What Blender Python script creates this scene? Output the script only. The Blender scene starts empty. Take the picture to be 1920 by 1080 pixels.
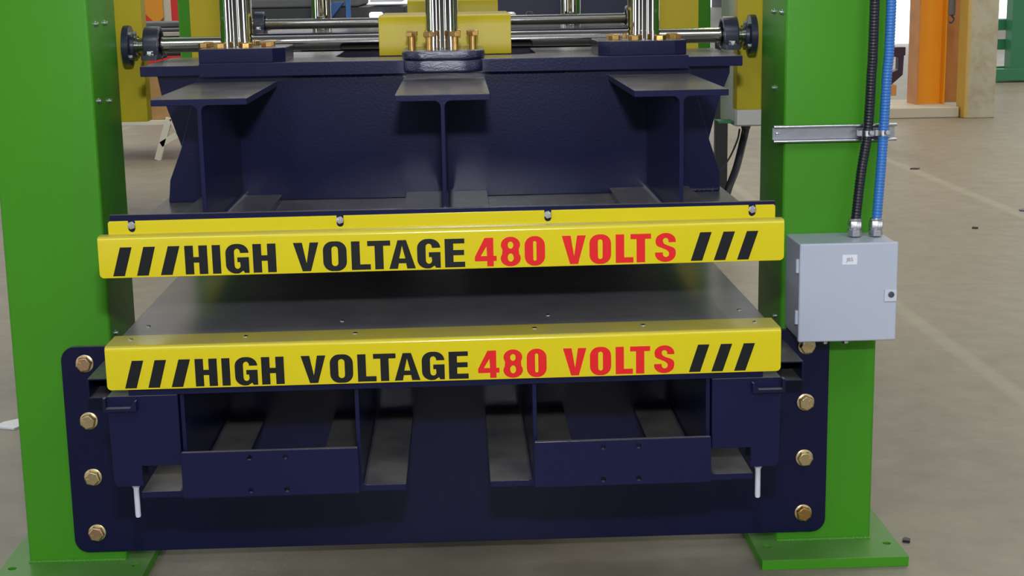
import bpy, bmesh, math, random
from mathutils import Vector, Matrix
random.seed(7)
PI = math.pi
S = bpy.context.scene
C = S.collection

# ------------------------------------------------------------------ camera
def make_camera():
    f, p, yw, rl = 2851.6, 0.1998, 0.0335, -0.0168
    fw = Vector((math.sin(yw)*math.cos(p), math.cos(yw)*math.cos(p), -math.sin(p)))
    r = Vector((math.cos(yw), -math.sin(yw), 0)); u = r.cross(fw)
    c, s = math.cos(rl), math.sin(rl)
    r, u = c*r + s*u, -s*r + c*u
    cd = bpy.data.cameras.new('camera'); co = bpy.data.objects.new('camera', cd); C.objects.link(co)
    m = Matrix((r, u, -fw)).transposed().to_4x4(); m.translation = Vector((0.0314, -3.1062, 1.2247))
    co.matrix_world = m
    cd.sensor_width = 36; cd.lens = f/1920*36; cd.clip_end = 200; cd.clip_start = .05
    S.camera = co
make_camera()

# ------------------------------------------------------------------ world, lights, exposure
S.view_settings.view_transform = 'Standard'; S.view_settings.look = 'None'
S.view_settings.exposure = -0.13; S.view_settings.gamma = 1; S.view_settings.use_curve_mapping = False
W = bpy.data.worlds.new('world'); S.world = W; W.use_nodes = True
nt = W.node_tree; bg = nt.nodes['Background']
def hall_surroundings():
    """the rest of the factory hall as seen from the press: dim walls and roof, bright gates, windows and roof lights"""
    N, L = nt.nodes, nt.links
    tc = N.new('ShaderNodeTexCoord'); sp = N.new('ShaderNodeSeparateXYZ'); L.new(tc.outputs['Generated'], sp.inputs[0])
    def math_(op, a, b=None):
        m = N.new('ShaderNodeMath'); m.operation = op
        for k, v in enumerate((a, b)):
            if v is None: continue
            if isinstance(v, (int, float)): m.inputs[k].default_value = v
            else: L.new(v, m.inputs[k])
        return m.outputs[0]
    X, Y, Z = sp.outputs
    az = math_('ARCTAN2', X, Y); el = math_('ARCSINE', Z)
    def band(v, c, w, soft):
        d = math_('ABSOLUTE', math_('SUBTRACT', v, c)); r = N.new('ShaderNodeMapRange')
        r.inputs['From Min'].default_value = w; r.inputs['From Max'].default_value = w+soft; r.inputs['To Min'].default_value = 1; r.inputs['To Max'].default_value = 0
        L.new(d, r.inputs['Value']); return r.outputs[0]
    total = None
    def add(v, k):
        nonlocal total
        t = math_('MULTIPLY', v, k); total = t if total is None else math_('ADD', total, t)
    for c, w, e, h, k in WINDOWS: add(math_('MULTIPLY', band(az, math.radians(c), math.radians(w), .02), band(el, math.radians(e), math.radians(h), .03)), k)
    # roof lights run across the hall
    ry = math_('DIVIDE', Y, math_('MAXIMUM', Z, .02))
    for c, w, k in ROOF: add(math_('MULTIPLY', band(ry, c, w, .05), band(el, math.radians(60), math.radians(42), .05)), k)
    ramp = N.new('ShaderNodeValToRGB'); cr = ramp.color_ramp
    L.new(math_('MULTIPLY_ADD', Z, .5), ramp.inputs[0]); ramp.inputs[0].links[0].from_node.inputs[2].default_value = .5
    cr.elements[0].position = 0; cr.elements[0].color = (.10, .095, .085, 1); cr.elements[1].position = 1; cr.elements[1].color = (.14, .145, .15, 1)
    for p, c in ((.47, (.16, .15, .12)), (.495, (.035, .035, .04)), (.54, (.04, .04, .045)), (.565, (.34, .31, .25)), (.66, (.30, .28, .25)), (.74, (.07, .075, .08))):  # warm band above the horizon added for reflections on the table
        e = cr.elements.new(p); e.color = (*c, 1)
    mx = N.new('ShaderNodeMix'); mx.data_type = 'RGBA'; mx.blend_type = 'ADD'; mx.inputs['Factor'].default_value = 1
    cc = N.new('ShaderNodeMix'); cc.data_type = 'RGBA'; cc.blend_type = 'MULTIPLY'; cc.inputs['Factor'].default_value = 1
    cc.inputs['A'].default_value = (.90, .95, 1.0, 1)
    cmb = N.new('ShaderNodeCombineColor'); 
    for k in range(3): L.new(total, cmb.inputs[k])
    L.new(cmb.outputs[0], cc.inputs['B'])
    L.new(ramp.outputs[0], mx.inputs['A']); L.new(cc.outputs['Result'], mx.inputs['B'])
    L.new(mx.outputs['Result'], bg.inputs[0])
# laid out for streaks in the chrome: azimuth (0 = away from the camera, 180 = behind it), half width, elevation, half height, brightness
WINDOWS = [(180-64, 4, 4, 9, 3), (180-28, 1.6, 4, 9, 3), (180-17, 1, 4, 9, 2), (-180+14, 1.2, 4, 9, 2.5), (-180+38, 2, 4, 9, 3), (-180+66, 4, 4, 9, 3), (-180+85, 3, 4, 8, 3), (-75, 6, 8, 6, 2), (75, 6, 8, 6, 2), (-28, 9, 5, 4, 1.6), (20, 4, 4, 4, 1.6)]
ROOF = [(-1.6, .14, 1.2), (-.75, .12, 1.2), (.75, .12, 1.2), (1.7, .15, 1.2), (3.0, .25, 1.2), (5.0, .4, 1.2)]
hall_surroundings(); bg.inputs[1].default_value = 1.3

def area(name, loc, target, sx, sy, power, col=(1, 1, 1)):
    l = bpy.data.lights.new(name, 'AREA'); l.shape = 'RECTANGLE'; l.size = sx; l.size_y = sy
    l.energy = power; l.color = col
    o = bpy.data.objects.new(name, l); C.objects.link(o); o.location = loc
    d = Vector(target) - Vector(loc); o.rotation_euler = d.to_track_quat('-Z', 'Y').to_euler()
    return o
# roof lights over the hall beyond the press, two high-bay lamps in front of it, added fill lamps at right, and the camera's flash
for i, (x, y) in enumerate([(-7, 8), (0, 8), (7, 8), (5.2, 4.5), (-5, 15), (3, 15), (10, 15), (4, 24), (14, 24)]):  # near right one is added to brighten the orange column and pillar
    area('roof_light', (x, y, 8), (x, y, 0), .9, 5, 138, (1, .93, .76))
for i, (x, y) in enumerate([(-1.6, -4.6), (1.9, -4.6)]):
    area('high_bay_lamp', (x, y, 5.2), (x*.3, 0, .5), 1.2, 1.2, 54, (.90, .94, 1))
area('high_bay_lamp', (2.3, 4.2, 7.5), (4.6, 11, .5), 1.2, 1.2, 170, (1, .93, .8))  # added fill lamp aimed at the orange column, no such fixture known
area('camera_flash', (.05, -3.08, 1.62), (.0, 0, .7), .12, .08, 52, (.90, .93, 1))

# ------------------------------------------------------------------ materials
def nodes(name):
    m = bpy.data.materials.new(name); m.use_nodes = True
    return m, m.node_tree, m.node_tree.nodes['Principled BSDF']
def paint(name, col, rough=.35, bump=.15, bscale=260, spec=.5, metal=0, vary=.06, dust_sheen=0, coat=0):
    m, t, b = nodes(name); N, L = t.nodes, t.links
    tc = N.new('ShaderNodeTexCoord')
    n1 = N.new('ShaderNodeTexNoise'); n1.inputs['Scale'].default_value = 5; n1.inputs['Detail'].default_value = 5
    L.new(tc.outputs['Object'], n1.inputs['Vector'])
    mx = N.new('ShaderNodeMix'); mx.data_type = 'RGBA'
    mx.inputs['A'].default_value = (*[c*(1-vary) for c in col], 1); mx.inputs['B'].default_value = (*[min(1, c*(1+vary)) for c in col], 1)
    L.new(n1.outputs['Fac'], mx.inputs['Factor'])
    last = mx.outputs['Result']
    if dust_sheen:
        # fine settled dust and painted-in reflected sheen: more of it on faces that look up
        geo = N.new('ShaderNodeNewGeometry'); sp = N.new('ShaderNodeSeparateXYZ'); L.new(geo.outputs['True Normal'], sp.inputs[0])
        mr = N.new('ShaderNodeMapRange'); mr.inputs['From Min'].default_value = .6; mr.inputs['From Max'].default_value = 1; mr.inputs['To Max'].default_value = dust_sheen
        L.new(sp.outputs['Z'], mr.inputs['Value'])
        n3 = N.new('ShaderNodeTexNoise'); n3.inputs['Scale'].default_value = 9; n3.inputs['Detail'].default_value = 8; L.new(tc.outputs['Object'], n3.inputs['Vector'])
        mu = N.new('ShaderNodeMath'); mu.operation = 'MULTIPLY'; L.new(mr.outputs[0], mu.inputs[0]); L.new(n3.outputs['Fac'], mu.inputs[1])
        m2 = N.new('ShaderNodeMix'); m2.data_type = 'RGBA'; L.new(mu.outputs[0], m2.inputs['Factor']); L.new(last, m2.inputs['A']); m2.inputs['B'].default_value = (.27, .25, .21, 1)
        last = m2.outputs['Result']
    L.new(last, b.inputs['Base Color'])
    b.inputs['Roughness'].default_value = rough; b.inputs['Metallic'].default_value = metal; b.inputs['Specular IOR Level'].default_value = spec
    if coat: b.inputs['Coat Weight'].default_value = coat; b.inputs['Coat Roughness'].default_value = .08
    if bump:
        n2 = N.new('ShaderNodeTexNoise'); n2.inputs['Scale'].default_value = bscale; n2.inputs['Detail'].default_value = 2
        L.new(tc.outputs['Object'], n2.inputs['Vector'])
        bp = N.new('ShaderNodeBump'); bp.inputs['Strength'].default_value = bump; bp.inputs['Distance'].default_value = .0015
        L.new(n2.outputs['Fac'], bp.inputs['Height']); L.new(bp.outputs[0], b.inputs['Normal'])
    return m
M = {}
M['green'] = paint('green_paint', (.052, .250, .013), .40, .14, spec=.2, dust_sheen=.4)
M['navy'] = paint('navy_paint', (.0058, .0072, .036), .24, .12, 200, dust_sheen=.9, spec=.24)
M['navy_wet'] = paint('navy_fresh_paint', (.0060, .0080, .040), .12, .6, 420, dust_sheen=.3, spec=.9)
M['navy_table'] = paint('navy_table_paint', (.11, .108, .175), .17, .05, 160, dust_sheen=1)
M['navy_dark'] = paint('navy_plain_paint', (.012, .014, .045), .38, .2)
M['yellow'] = paint('yellow_paint', (.56, .465, .006), .22, .03, 120, dust_sheen=.7)
M['yellow_deep'] = paint('deep_yellow_paint', (.43, .335, .006), .42, .1, spec=.3)
M['black_vinyl'] = paint('black_vinyl', (.006, .007, .009), .35, 0, spec=.3)
M['red_vinyl'] = paint('red_vinyl', (.60, .012, .014), .35, 0, spec=.3)
M['chrome'] = paint('chrome', (.66, .65, .62), .045, .0, metal=1, vary=.01)
M['steel'] = paint('ground_steel', (.38, .37, .36), .13, .03, metal=1)
M['zinc'] = paint('zinc_plate', (.62, .63, .66), .28, .3, 90, metal=1, vary=.2)
M['galv'] = paint('galvanised', (.40, .41, .46), .35, .3, 90, metal=1, vary=.15)  # shade of the mounting rail's recess put into this darker galvanising
M['zinc_yellow'] = paint('yellow_zinc', (.62, .50, .27), .33, .3, 120, metal=1, vary=.15)
M['zinc_copper'] = paint('copper_tinted_zinc', (.55, .36, .22), .36, .4, 120, metal=1, vary=.25)
M['bronze'] = paint('bronze_zinc', (.50, .30, .10), .3, .2, 120, metal=1, vary=.25)
M['box_grey'] = paint('enclosure_grey', (.43, .47, .56), .38, .06, 400, vary=.02, dust_sheen=.3)
M['lock_grey'] = paint('lock_light_grey', (.55, .56, .64), .4, 0)
M['dark_grey'] = paint('dark_grey', (.06, .06, .08), .4, 0)
M['black_rubber'] = paint('black_plastic', (.010, .010, .018), .28, .05)
M['blue_rubber'] = paint('blue_plastic', (.03, .16, .48), .3, .05)
M['bearing'] = paint('bearing_housing', (.020, .024, .045), .30, .2, 120)
M['white_label'] = paint('label_white', (.72, .74, .80), .4, 0)
M['grey_ink'] = paint('grey_ink', (.16, .17, .2), .5, 0)
M['orange'] = paint('orange_paint', (.85, .33, .010), .42, .15)
M['worn_orange'] = paint('worn_orange_paint', (.52, .22, .06), .5, .3, 20, vary=.35)
M['trestle_green'] = paint('dark_green_paint', (.035, .20, .09), .4, .1)
M['white_paint'] = paint('white_paint', (.70, .67, .55), .5, .1)
M['cabinet'] = paint('cabinet_grey', (.62, .62, .60), .45, .05)
M['osb'] = paint('strand_board', (.42, .24, .09), .7, .8, 60, vary=.5)
M['machine_black'] = paint('machine_black', (.018, .020, .024), .4, .3, 60)
M['rough_grey'] = paint('rough_grey', (.13, .13, .13), .75, 1, 60, vary=.5)
M['red'] = paint('red_paint', (.55, .02, .02), .4, .1)
M['maroon'] = paint('dark_maroon', (.03, .006, .02), .4, .1)
M['pale'] = paint('pale_wood', (.50, .44, .34), .6, .2)
M['silver'] = paint('bright_sheet', (.6, .6, .62), .35, .3, metal=.7, vary=.3)
M['blue_paint'] = paint('blue_paint', (.02, .10, .36), .4, .1)
M['crumb'] = paint('crumb', (.03, .025, .02), .7, .3)

def emit(name, col, k):
    m, t, b = nodes(name); b.inputs['Base Color'].default_value = (.8, .8, .8, 1)
    b.inputs['Emission Color'].default_value = (*col, 1); b.inputs['Emission Strength'].default_value = k
    return m
M['daylight'] = emit('daylight_opening', (.86, .90, 1), 1.6)
M['lamp_white'] = emit('lit_lamp', (.9, .93, 1), 2.2)  # glow for the made-up gap panel

def floor_mat():
    m, t, b = nodes('concrete_floor'); N, L = t.nodes, t.links
    tc = N.new('ShaderNodeTexCoord'); P = tc.outputs['Object']
    def noise(sc, det=6, rough=.6):
        n = N.new('ShaderNodeTexNoise'); n.inputs['Scale'].default_value = sc; n.inputs['Detail'].default_value = det; n.inputs['Roughness'].default_value = rough
        L.new(P, n.inputs['Vector']); return n.outputs['Fac']
    def ramp(src, a, b_, ca, cb):
        r = N.new('ShaderNodeValToRGB'); r.color_ramp.elements[0].position = a; r.color_ramp.elements[1].position = b_
        r.color_ramp.elements[0].color = (*ca, 1); r.color_ramp.elements[1].color = (*cb, 1); L.new(src, r.inputs[0]); return r.outputs[0]
    def mixc(f, a, b_, mode='MIX'):
        x = N.new('ShaderNodeMix'); x.data_type = 'RGBA'; x.blend_type = mode
        if isinstance(f, (int, float)): x.inputs['Factor'].default_value = f
        else: L.new(f, x.inputs['Factor'])
        for s_, v in (('A', a), ('B', b_)):
            if isinstance(v, tuple): x.inputs[s_].default_value = (*v, 1)
            else: L.new(v, x.inputs[s_])
        return x.outputs['Result']
    base = ramp(noise(.8, 8), .3, .7, (.210, .184, .130), (.268, .238, .178))
    base = mixc(.5, base, ramp(noise(9, 10, .7), .3, .75, (.155, .138, .102), (.31, .278, .21)))
    base = mixc(ramp(noise(2.3, 12, .75), .60, .72, (0, 0, 0), (.55, .55, .55)), base, (.18, .165, .15))
    sp = N.new('ShaderNodeSeparateXYZ'); L.new(P, sp.inputs[0])
    def line(axis, at, w, col, soft=.4):
        nonlocal base
        wob = N.new('ShaderNodeMath'); wob.operation = 'MULTIPLY_ADD'; L.new(noise(3, 4), wob.inputs[0]); wob.inputs[1].default_value = .02; L.new(sp.outputs[axis], wob.inputs[2])
        s = N.new('ShaderNodeMath'); s.operation = 'SUBTRACT'; L.new(wob.outputs[0], s.inputs[0]); s.inputs[1].default_value = at+.01
        a = N.new('ShaderNodeMath'); a.operation = 'ABSOLUTE'; L.new(s.outputs[0], a.inputs[0])
        r = N.new('ShaderNodeMapRange'); r.inputs['From Min'].default_value = w*(1-soft); r.inputs['From Max'].default_value = w*(1+soft); r.inputs['To Min'].default_value = .3; r.inputs['To Max'].default_value = 0
        L.new(a.outputs[0], r.inputs['Value']); base = mixc(r.outputs[0], base, col)
    line('X', 2.91, .035, (.40, .37, .29)); line('X', 1.663, .03, (.40, .37, .29)); line('X', -2.9, .03, (.40, .37, .29))
    line('Y', 2.80, .006, (.12, .10, .09))
    L.new(base, b.inputs['Base Color'])
    rr = N.new('ShaderNodeMapRange'); rr.inputs['To Min'].default_value = .38; rr.inputs['To Max'].default_value = .62; L.new(noise(4, 6), rr.inputs['Value']); L.new(rr.outputs[0], b.inputs['Roughness'])
    bp = N.new('ShaderNodeBump'); bp.inputs['Strength'].default_value = .25; bp.inputs['Distance'].default_value = .004; L.new(noise(45, 8), bp.inputs['Height']); L.new(bp.outputs[0], b.inputs['Normal'])
    return m
M['floor'] = floor_mat()
def pillar_mat():
    m, t, b = nodes('painted_concrete_pillar'); N, L = t.nodes, t.links
    tc = N.new('ShaderNodeTexCoord'); sp = N.new('ShaderNodeSeparateXYZ'); L.new(tc.outputs['Object'], sp.inputs[0])
    n = N.new('ShaderNodeTexNoise'); n.inputs['Scale'].default_value = 6; n.inputs['Detail'].default_value = 10; n.inputs['Roughness'].default_value = .7; L.new(tc.outputs['Object'], n.inputs['Vector'])
    r = N.new('ShaderNodeValToRGB'); r.color_ramp.elements[0].position = .3; r.color_ramp.elements[1].position = .6
    r.color_ramp.elements[0].color = (.33, .28, .19, 1); r.color_ramp.elements[1].color = (.46, .42, .31, 1); L.new(n.outputs['Fac'], r.inputs[0])
    mr = N.new('ShaderNodeMapRange'); mr.inputs['From Min'].default_value = -.128; mr.inputs['From Max'].default_value = -.085; mr.inputs['To Min'].default_value = .85; mr.inputs['To Max'].default_value = 0
    L.new(sp.outputs['X'], mr.inputs['Value'])
    mx = N.new('ShaderNodeMix'); mx.data_type = 'RGBA'; L.new(mr.outputs[0], mx.inputs['Factor']); L.new(r.outputs[0], mx.inputs['A']); mx.inputs['B'].default_value = (.55, .32, .02, 1)
    L.new(mx.outputs['Result'], b.inputs['Base Color']); b.inputs['Roughness'].default_value = .75
    return m
M['pillar'] = pillar_mat()

# ------------------------------------------------------------------ mesh helpers
def finish(name, bm, mat, parent=None, bevel=0, ang=35, seg=2):
    bmesh.ops.recalc_face_normals(bm, faces=bm.faces)
    me = bpy.data.meshes.new(name); bm.to_mesh(me); bm.free()
    me.materials.append(M[mat])
    for p in me.polygons: p.use_smooth = True
    me.set_sharp_from_angle(angle=math.radians(ang))
    o = bpy.data.objects.new(name, me); C.objects.link(o)
    if parent: o.parent = parent
    if bevel:
        b = o.modifiers.new('b', 'BEVEL'); b.width = bevel; b.segments = seg; b.limit_method = 'ANGLE'; b.angle_limit = math.radians(40); b.harden_normals = True
    return o
def bx(bm, x0, x1, y0, y1, z0, z1):
    v = [bm.verts.new(p) for p in ((x0,y0,z0),(x1,y0,z0),(x1,y1,z0),(x0,y1,z0),(x0,y0,z1),(x1,y0,z1),(x1,y1,z1),(x0,y1,z1))]
    for f in ((0,3,2,1),(4,5,6,7),(0,1,5,4),(1,2,6,5),(2,3,7,6),(3,0,4,7)): bm.faces.new([v[i] for i in f])
    return v
def prism(bm, pts, axis, a, b):
    """polygon pts extruded from a to b along axis; pts are (x,z) for 'Y', (y,z) for 'X', (x,y) for 'Z'"""
    def P(p, t):
        return (p[0], t, p[1]) if axis == 'Y' else (t, p[0], p[1]) if axis == 'X' else (p[0], p[1], t)
    A = [bm.verts.new(P(p, a)) for p in pts]; B = [bm.verts.new(P(p, b)) for p in pts]
    bm.faces.new(A); bm.faces.new(B[::-1]); n = len(pts)
    for i in range(n): bm.faces.new((A[i], A[(i+1) % n], B[(i+1) % n], B[i]))
def lathe(bm, prof, org, axis='Z', seg=32, caps=True):
    """prof: list of (radius, t) along the axis"""
    o = Vector(org)
    ax = {'X': (Vector((1,0,0)), Vector((0,1,0)), Vector((0,0,1))), 'Y': (Vector((0,1,0)), Vector((0,0,1)), Vector((1,0,0))), 'Z': (Vector((0,0,1)), Vector((1,0,0)), Vector((0,1,0)))}[axis]
    rings = [[bm.verts.new(o + ax[0]*t + (ax[1]*math.cos(2*PI*k/seg) + ax[2]*math.sin(2*PI*k/seg))*r) for k in range(seg)] for r, t in prof]
    for i in range(len(rings)-1):
        for k in range(seg): bm.faces.new((rings[i][k], rings[i][(k+1) % seg], rings[i+1][(k+1) % seg], rings[i+1][k]))
    if caps: bm.faces.new(rings[0][::-1]); bm.faces.new(rings[-1])
def tube(bm, path, rad, seg=14):
    """rad: number or function of arc length"""
    pts = [Vector(p) for p in path]; s = 0; up = Vector((0, 1, 0.01)); rings = []
    for i, p in enumerate(pts):
        d = (pts[min(i+1, len(pts)-1)] - pts[max(i-1, 0)]).normalized()
        if i: s += (p - pts[i-1]).length
        if abs(d.dot(up.normalized())) > .95: up = Vector((1, 0, 0))
        a = d.cross(up).normalized(); b = d.cross(a)
        r = rad(s) if callable(rad) else rad
        rings.append([bm.verts.new(p + (a*math.cos(2*PI*k/seg) + b*math.sin(2*PI*k/seg))*r) for k in range(seg)])
    for i in range(len(rings)-1):
        for k in range(seg): bm.faces.new((rings[i][k], rings[i][(k+1) % seg], rings[i+1][(k+1) % seg], rings[i+1][k]))
    bm.faces.new(rings[0][::-1]); bm.faces.new(rings[-1])
def spline(pts, n=40):
    P = [Vector(p) for p in pts]; P = [P[0]*2-P[1]] + P + [P[-1]*2-P[-2]]; out = []
    for i in range(1, len(P)-2):
        for k in range(n):
            t = k/n; a, b, c, d = P[i-1:i+3]
            out.append(.5*((2*b)+(c-a)*t+(2*a-5*b+4*c-d)*t*t+(3*b-a-3*c+d)*t**3))
    out.append(P[-2]); return out
def rrect(x0, x1, y0, y1, r, n=5):
    if not isinstance(r, (list, tuple)): r = [r]*4
    out = []
    for (cx, cy, a, q) in ((x0, y0, 180, r[0]), (x1, y0, 270, r[1]), (x1, y1, 0, r[2]), (x0, y1, 90, r[3])):
        if q <= 0: out.append((cx, cy)); continue
        ox = cx+q if cx == x0 else cx-q; oy = cy+q if cy == y0 else cy-q
        for k in range(n+1):
            t = math.radians(a + 90*k/n); out.append((ox+q*math.cos(t), oy+q*math.sin(t)))
    return out
def circ(x, y, r, n=20): return [(x+r*math.cos(2*PI*k/n), y+r*math.sin(2*PI*k/n)) for k in range(n)]
def sheet(name, loops, axis, a, b, mat, parent=None, bev=.0008):
    """plate of any outline with holes, filled by a 2D curve, between a and b along axis"""
    cu = bpy.data.curves.new('t', 'CURVE'); cu.dimensions = '2D'; cu.fill_mode = 'BOTH'
    h = abs(b-a)/2; bev = min(bev, h*.9); cu.extrude = h-bev; cu.bevel_depth = bev; cu.offset = -bev; cu.bevel_resolution = 1
    for lp in loops:
        sp = cu.splines.new('POLY'); sp.points.add(len(lp)-1); sp.use_cyclic_u = True
        for i, p in enumerate(lp): sp.points[i].co = (p[0], p[1], 0, 1)
    t = bpy.data.objects.new('t', cu); C.objects.link(t)
    dg = bpy.context.evaluated_depsgraph_get(); me = bpy.data.meshes.new_from_object(t.evaluated_get(dg))
    bpy.data.objects.remove(t); bpy.data.curves.remove(cu)
    mid = (a+b)/2
    for v in me.vertices:
        x, y, z = v.co
        v.co = (x, mid-z, y) if axis == 'Y' else (x, y, mid+z) if axis == 'Z' else (mid+z, x, y)
    me.name = name; me.materials.clear(); me.materials.append(M[mat])
    bm = bmesh.new(); bm.from_mesh(me); bmesh.ops.remove_doubles(bm, verts=bm.verts, dist=1e-6); bmesh.ops.recalc_face_normals(bm, faces=bm.faces); bm.to_mesh(me); bm.free()
    for p in me.polygons: p.use_smooth = True
    me.set_sharp_from_angle(angle=math.radians(30))
    o = bpy.data.objects.new(name, me); C.objects.link(o)
    if parent: o.parent = parent
    w_ = o.modifiers.new('n', 'WEIGHTED_NORMAL'); w_.keep_sharp = True; w_.weight = 100
    return o
def tag(o, label, cat, group=None):
    o['label'] = label; o['category'] = cat
    if group: o['group'] = group
    return o
def root(name, label, cat, group=None, loc=(0, 0, 0)):
    o = bpy.data.objects.new(name, None); o.empty_display_size = .1; C.objects.link(o); o.location = loc
    return tag(o, label, cat, group)
def box(name, d, mat, parent=None, bevel=.0015):
    bm = bmesh.new(); bx(bm, *d); return finish(name, bm, mat, parent, bevel)
def struct(o): o['kind'] = 'structure'; return o
def copy_tree(o, parent=None):
    c = o.copy(); C.objects.link(c)
    if parent: c.parent = parent
    for ch in list(o.children): copy_tree(ch, c)
    return c
def kid_at(o, parent, loc, rot=None):
    c = copy_tree(o, parent); c.location = loc
    if rot: c.rotation_euler = rot
    return c

# hex bolt that looks towards -Y, origin on the surface; washer is a sub-part
def hexpts(r, rot=0): return [(r*math.cos(rot+k*PI/3), r*math.sin(rot+k*PI/3)) for k in range(6)]
def bolt_head(name, mat, parent, loc, r=.0165, h=.0125, washer=.0185, rot=0, marks=True, axis='Y', shank=0, wmat=None):
    bm = bmesh.new(); t0 = .0028 if washer else 0; t0 += shank
    R = lambda p, t: (p[0], -t, p[1]) if axis == 'Y' else (p[0], p[1], t)
    A = [bm.verts.new(R(p, t0)) for p in hexpts(r, rot)]; B = [bm.verts.new(R(p, t0+h*.86)) for p in hexpts(r, rot)]
    Cc = [bm.verts.new(R(p, t0+h)) for p in hexpts(r*.86, rot)]
    bm.faces.new(A)
    for U, V in ((A, B), (B, Cc)):
        for i in range(6): bm.faces.new((U[i], U[(i+1) % 6], V[(i+1) % 6], V[i]))
    bm.faces.new(Cc)
    if marks:
        for k in range(3):
            a = rot + .3 + k*2*PI/3; ca, sa = math.cos(a), math.sin(a); w = .0007
            q = [(ca*r*.3-sa*w, sa*r*.3+ca*w), (ca*r*.3+sa*w, sa*r*.3-ca*w), (ca*r*.7+sa*w, sa*r*.7-ca*w), (ca*r*.7-sa*w, sa*r*.7+ca*w)]
            U = [bm.verts.new(R(p, t0+h-.0003)) for p in q]; V = [bm.verts.new(R(p, t0+h+.0006)) for p in q]
            bm.faces.new(V)
            for i in range(4): bm.faces.new((U[i], U[(i+1) % 4], V[(i+1) % 4], V[i]))
    if shank:
        lathe(bm, [(r*.52, -.01 if axis == 'Z' else .0), (r*.52, t0+.001)], (0, 0, 0), 'Z', 16) if axis == 'Z' else None
    o = finish(name, bm, mat, parent, .0006, 25); o.location = loc
    if washer:
        bm = bmesh.new()
        if axis == 'Y': lathe(bm, [(washer*.96, 0), (washer, -.0008), (washer, -.0022), (washer*.95, -.0028)], (0, 0, 0), 'Y', 28)
        else: lathe(bm, [(washer*.96, 0), (washer, .0008), (washer, .0022), (washer*.95, .0028)], (0, 0, 0), 'Z', 28)
        finish('washer', bm, wmat or mat, o)
    return o
def weld(bm, p0, p1, r=.004, n=60):
    p0, p1 = Vector(p0), Vector(p1); L = (p1-p0).length
    tube(bm, [p0.lerp(p1, k/n) for k in range(n+1)], lambda s: r*(.8+.2*math.sin(s/L*n*2.1)+.15*random.random()), 8)

# ------------------------------------------------------------------ floor and hall
struct(box('floor', (-22, 30, -8, 60, -.1, 0), 'floor', None, 0))
struct(box('wall_back', (-22, 30, 60, 60.3, 0, 9), 'rough_grey', None, 0))
bm = bmesh.new()
for i in range(6): bx(bm, -17+i*7.5, -12+i*7.5, 59.8, 59.95, .0, 6)
struct(finish('door_1', bm, 'daylight'))

# ------------------------------------------------------------------ press columns
def column(x0, x1, y0, name_label, sgn, rear=False):
    t = root('press_column', name_label, 'column', 'green columns of the press', ((x0+x1)/2, y0+.122, 0))
    cx, cy = (x0+x1)/2, y0+.122; w = (x1-x0)/2
    bm = bmesh.new(); prism(bm, rrect(-w, w, -.122, .122, .007, 4), 'Z', .022, 2.7); finish('square_post', bm, 'green', t)
    holes = [circ(sx*(w+.027), sy*.202 if sy > 0 else -.155, .0085) for sx in (-1, 1) for sy in (-1, 1)]
    sheet('base_plate', [rrect(-w-.053, w+.053, -.235, .235, .004, 2)] + holes, 'Z', 0, .022, 'green', t, .0015)
    if not rear:
        bm = bmesh.new(); random.seed(3); weld(bm, (-w, -.1235, .023), (w, -.1235, .023), .0045, 70); finish('weld_bead', bm, 'green', t, ang=80)
    return t
cl = column(-.906, -.70, 0, 'left front green square column with small screws on its inner face', -1)
cr = column(.70, .906, 0, 'right front green column that carries the grey junction box', 1)
column(-.872, -.70, 1.96, 'rear green column seen left, behind the left chrome rod', -1, True)
column(.70, .872, 1.96, 'rear green column seen at right beside the grey cabinet', 1, True)
def screw(parent, loc, sgn, z_ax=False):
    bm = bmesh.new()
    if z_ax: lathe(bm, [(.0045, 0), (.0045, .0012), (.003, .002), (.0018, .0014)], (0, 0, 0), 'Z', 14)
    else: lathe(bm, [(.0065, 0), (.0065, .0016), (.0048, .002), (.0048, .0062), (.003, .0072)], (0, 0, 0), 'X', 6 if False else 12)
    o = finish('screw', bm, 'zinc', parent); o.location = loc
    if sgn < 0 and not z_ax: o.rotation_euler = (0, 0, PI)
    return o
for (y, z) in ((.053, 1.151), (.134, 1.151), (.034, .997), (.129, .990), (.036, .512)): screw(cl, (.103, y-.122, z), 1)
for (y, z) in ((.109, 1.151), (.030, 1.151), (.095, .993), (.042, .513)): screw(cr, (-.103, y-.122, z), -1)
# yellow guide channels behind the columns
for s, y, lab in ((-1, .36, 'front yellow guide channel hanging behind the left green column'), (1, .36, 'front yellow guide channel hanging behind the right green column'),
                  (-1, 1.78, 'rear yellow guide channel left of the left chrome rod'), (1, 1.78, 'rear yellow guide channel right of the right chrome rod')):
    bm = bmesh.new(); a, b = (.668, .78 if y < 1 else .803)
    if s < 0: a, b = -b, -a
    prism(bm, [(a, y), (b, y), (b, y+.05), (b-.006, y+.05), (b-.006, y+.006), (a+.006, y+.006), (a+.006, y+.05), (a, y+.05)], 'Z', .925, 2.7)
    tag(finish('guide_channel', bm, 'yellow_deep', None, .001), lab, 'channel', 'yellow guide channels')

# ------------------------------------------------------------------ bottom beam across the columns
BC = .0
beam = root('bottom_beam', 'dark navy bottom crossbeam plate bolted across both green columns', 'crossbeam', None, (0, 0, 0))
sheet('beam_plate', [rrect(-.8035, .8035, .045, .495, [.030, .030, .030, .030], 8)], 'Y', -.0125, 0, 'navy', beam, .0015)
box('rear_web', (-.66, .66, 0.001, .018, .07, .46), 'navy', beam)
mats = {(-1, 0): 'zinc_copper', (-1, 3): 'zinc_copper', (1, 3): 'bronze'}
for s in (-1, 1):
    for k in range(4):
        mt = mats.get((s, k), 'zinc_yellow')
        bolt_head('hex_bolt', mt, beam, (s*.7545, -.0125, .4594-.1234*k), rot=random.random(), wmat='zinc_yellow')
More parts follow.
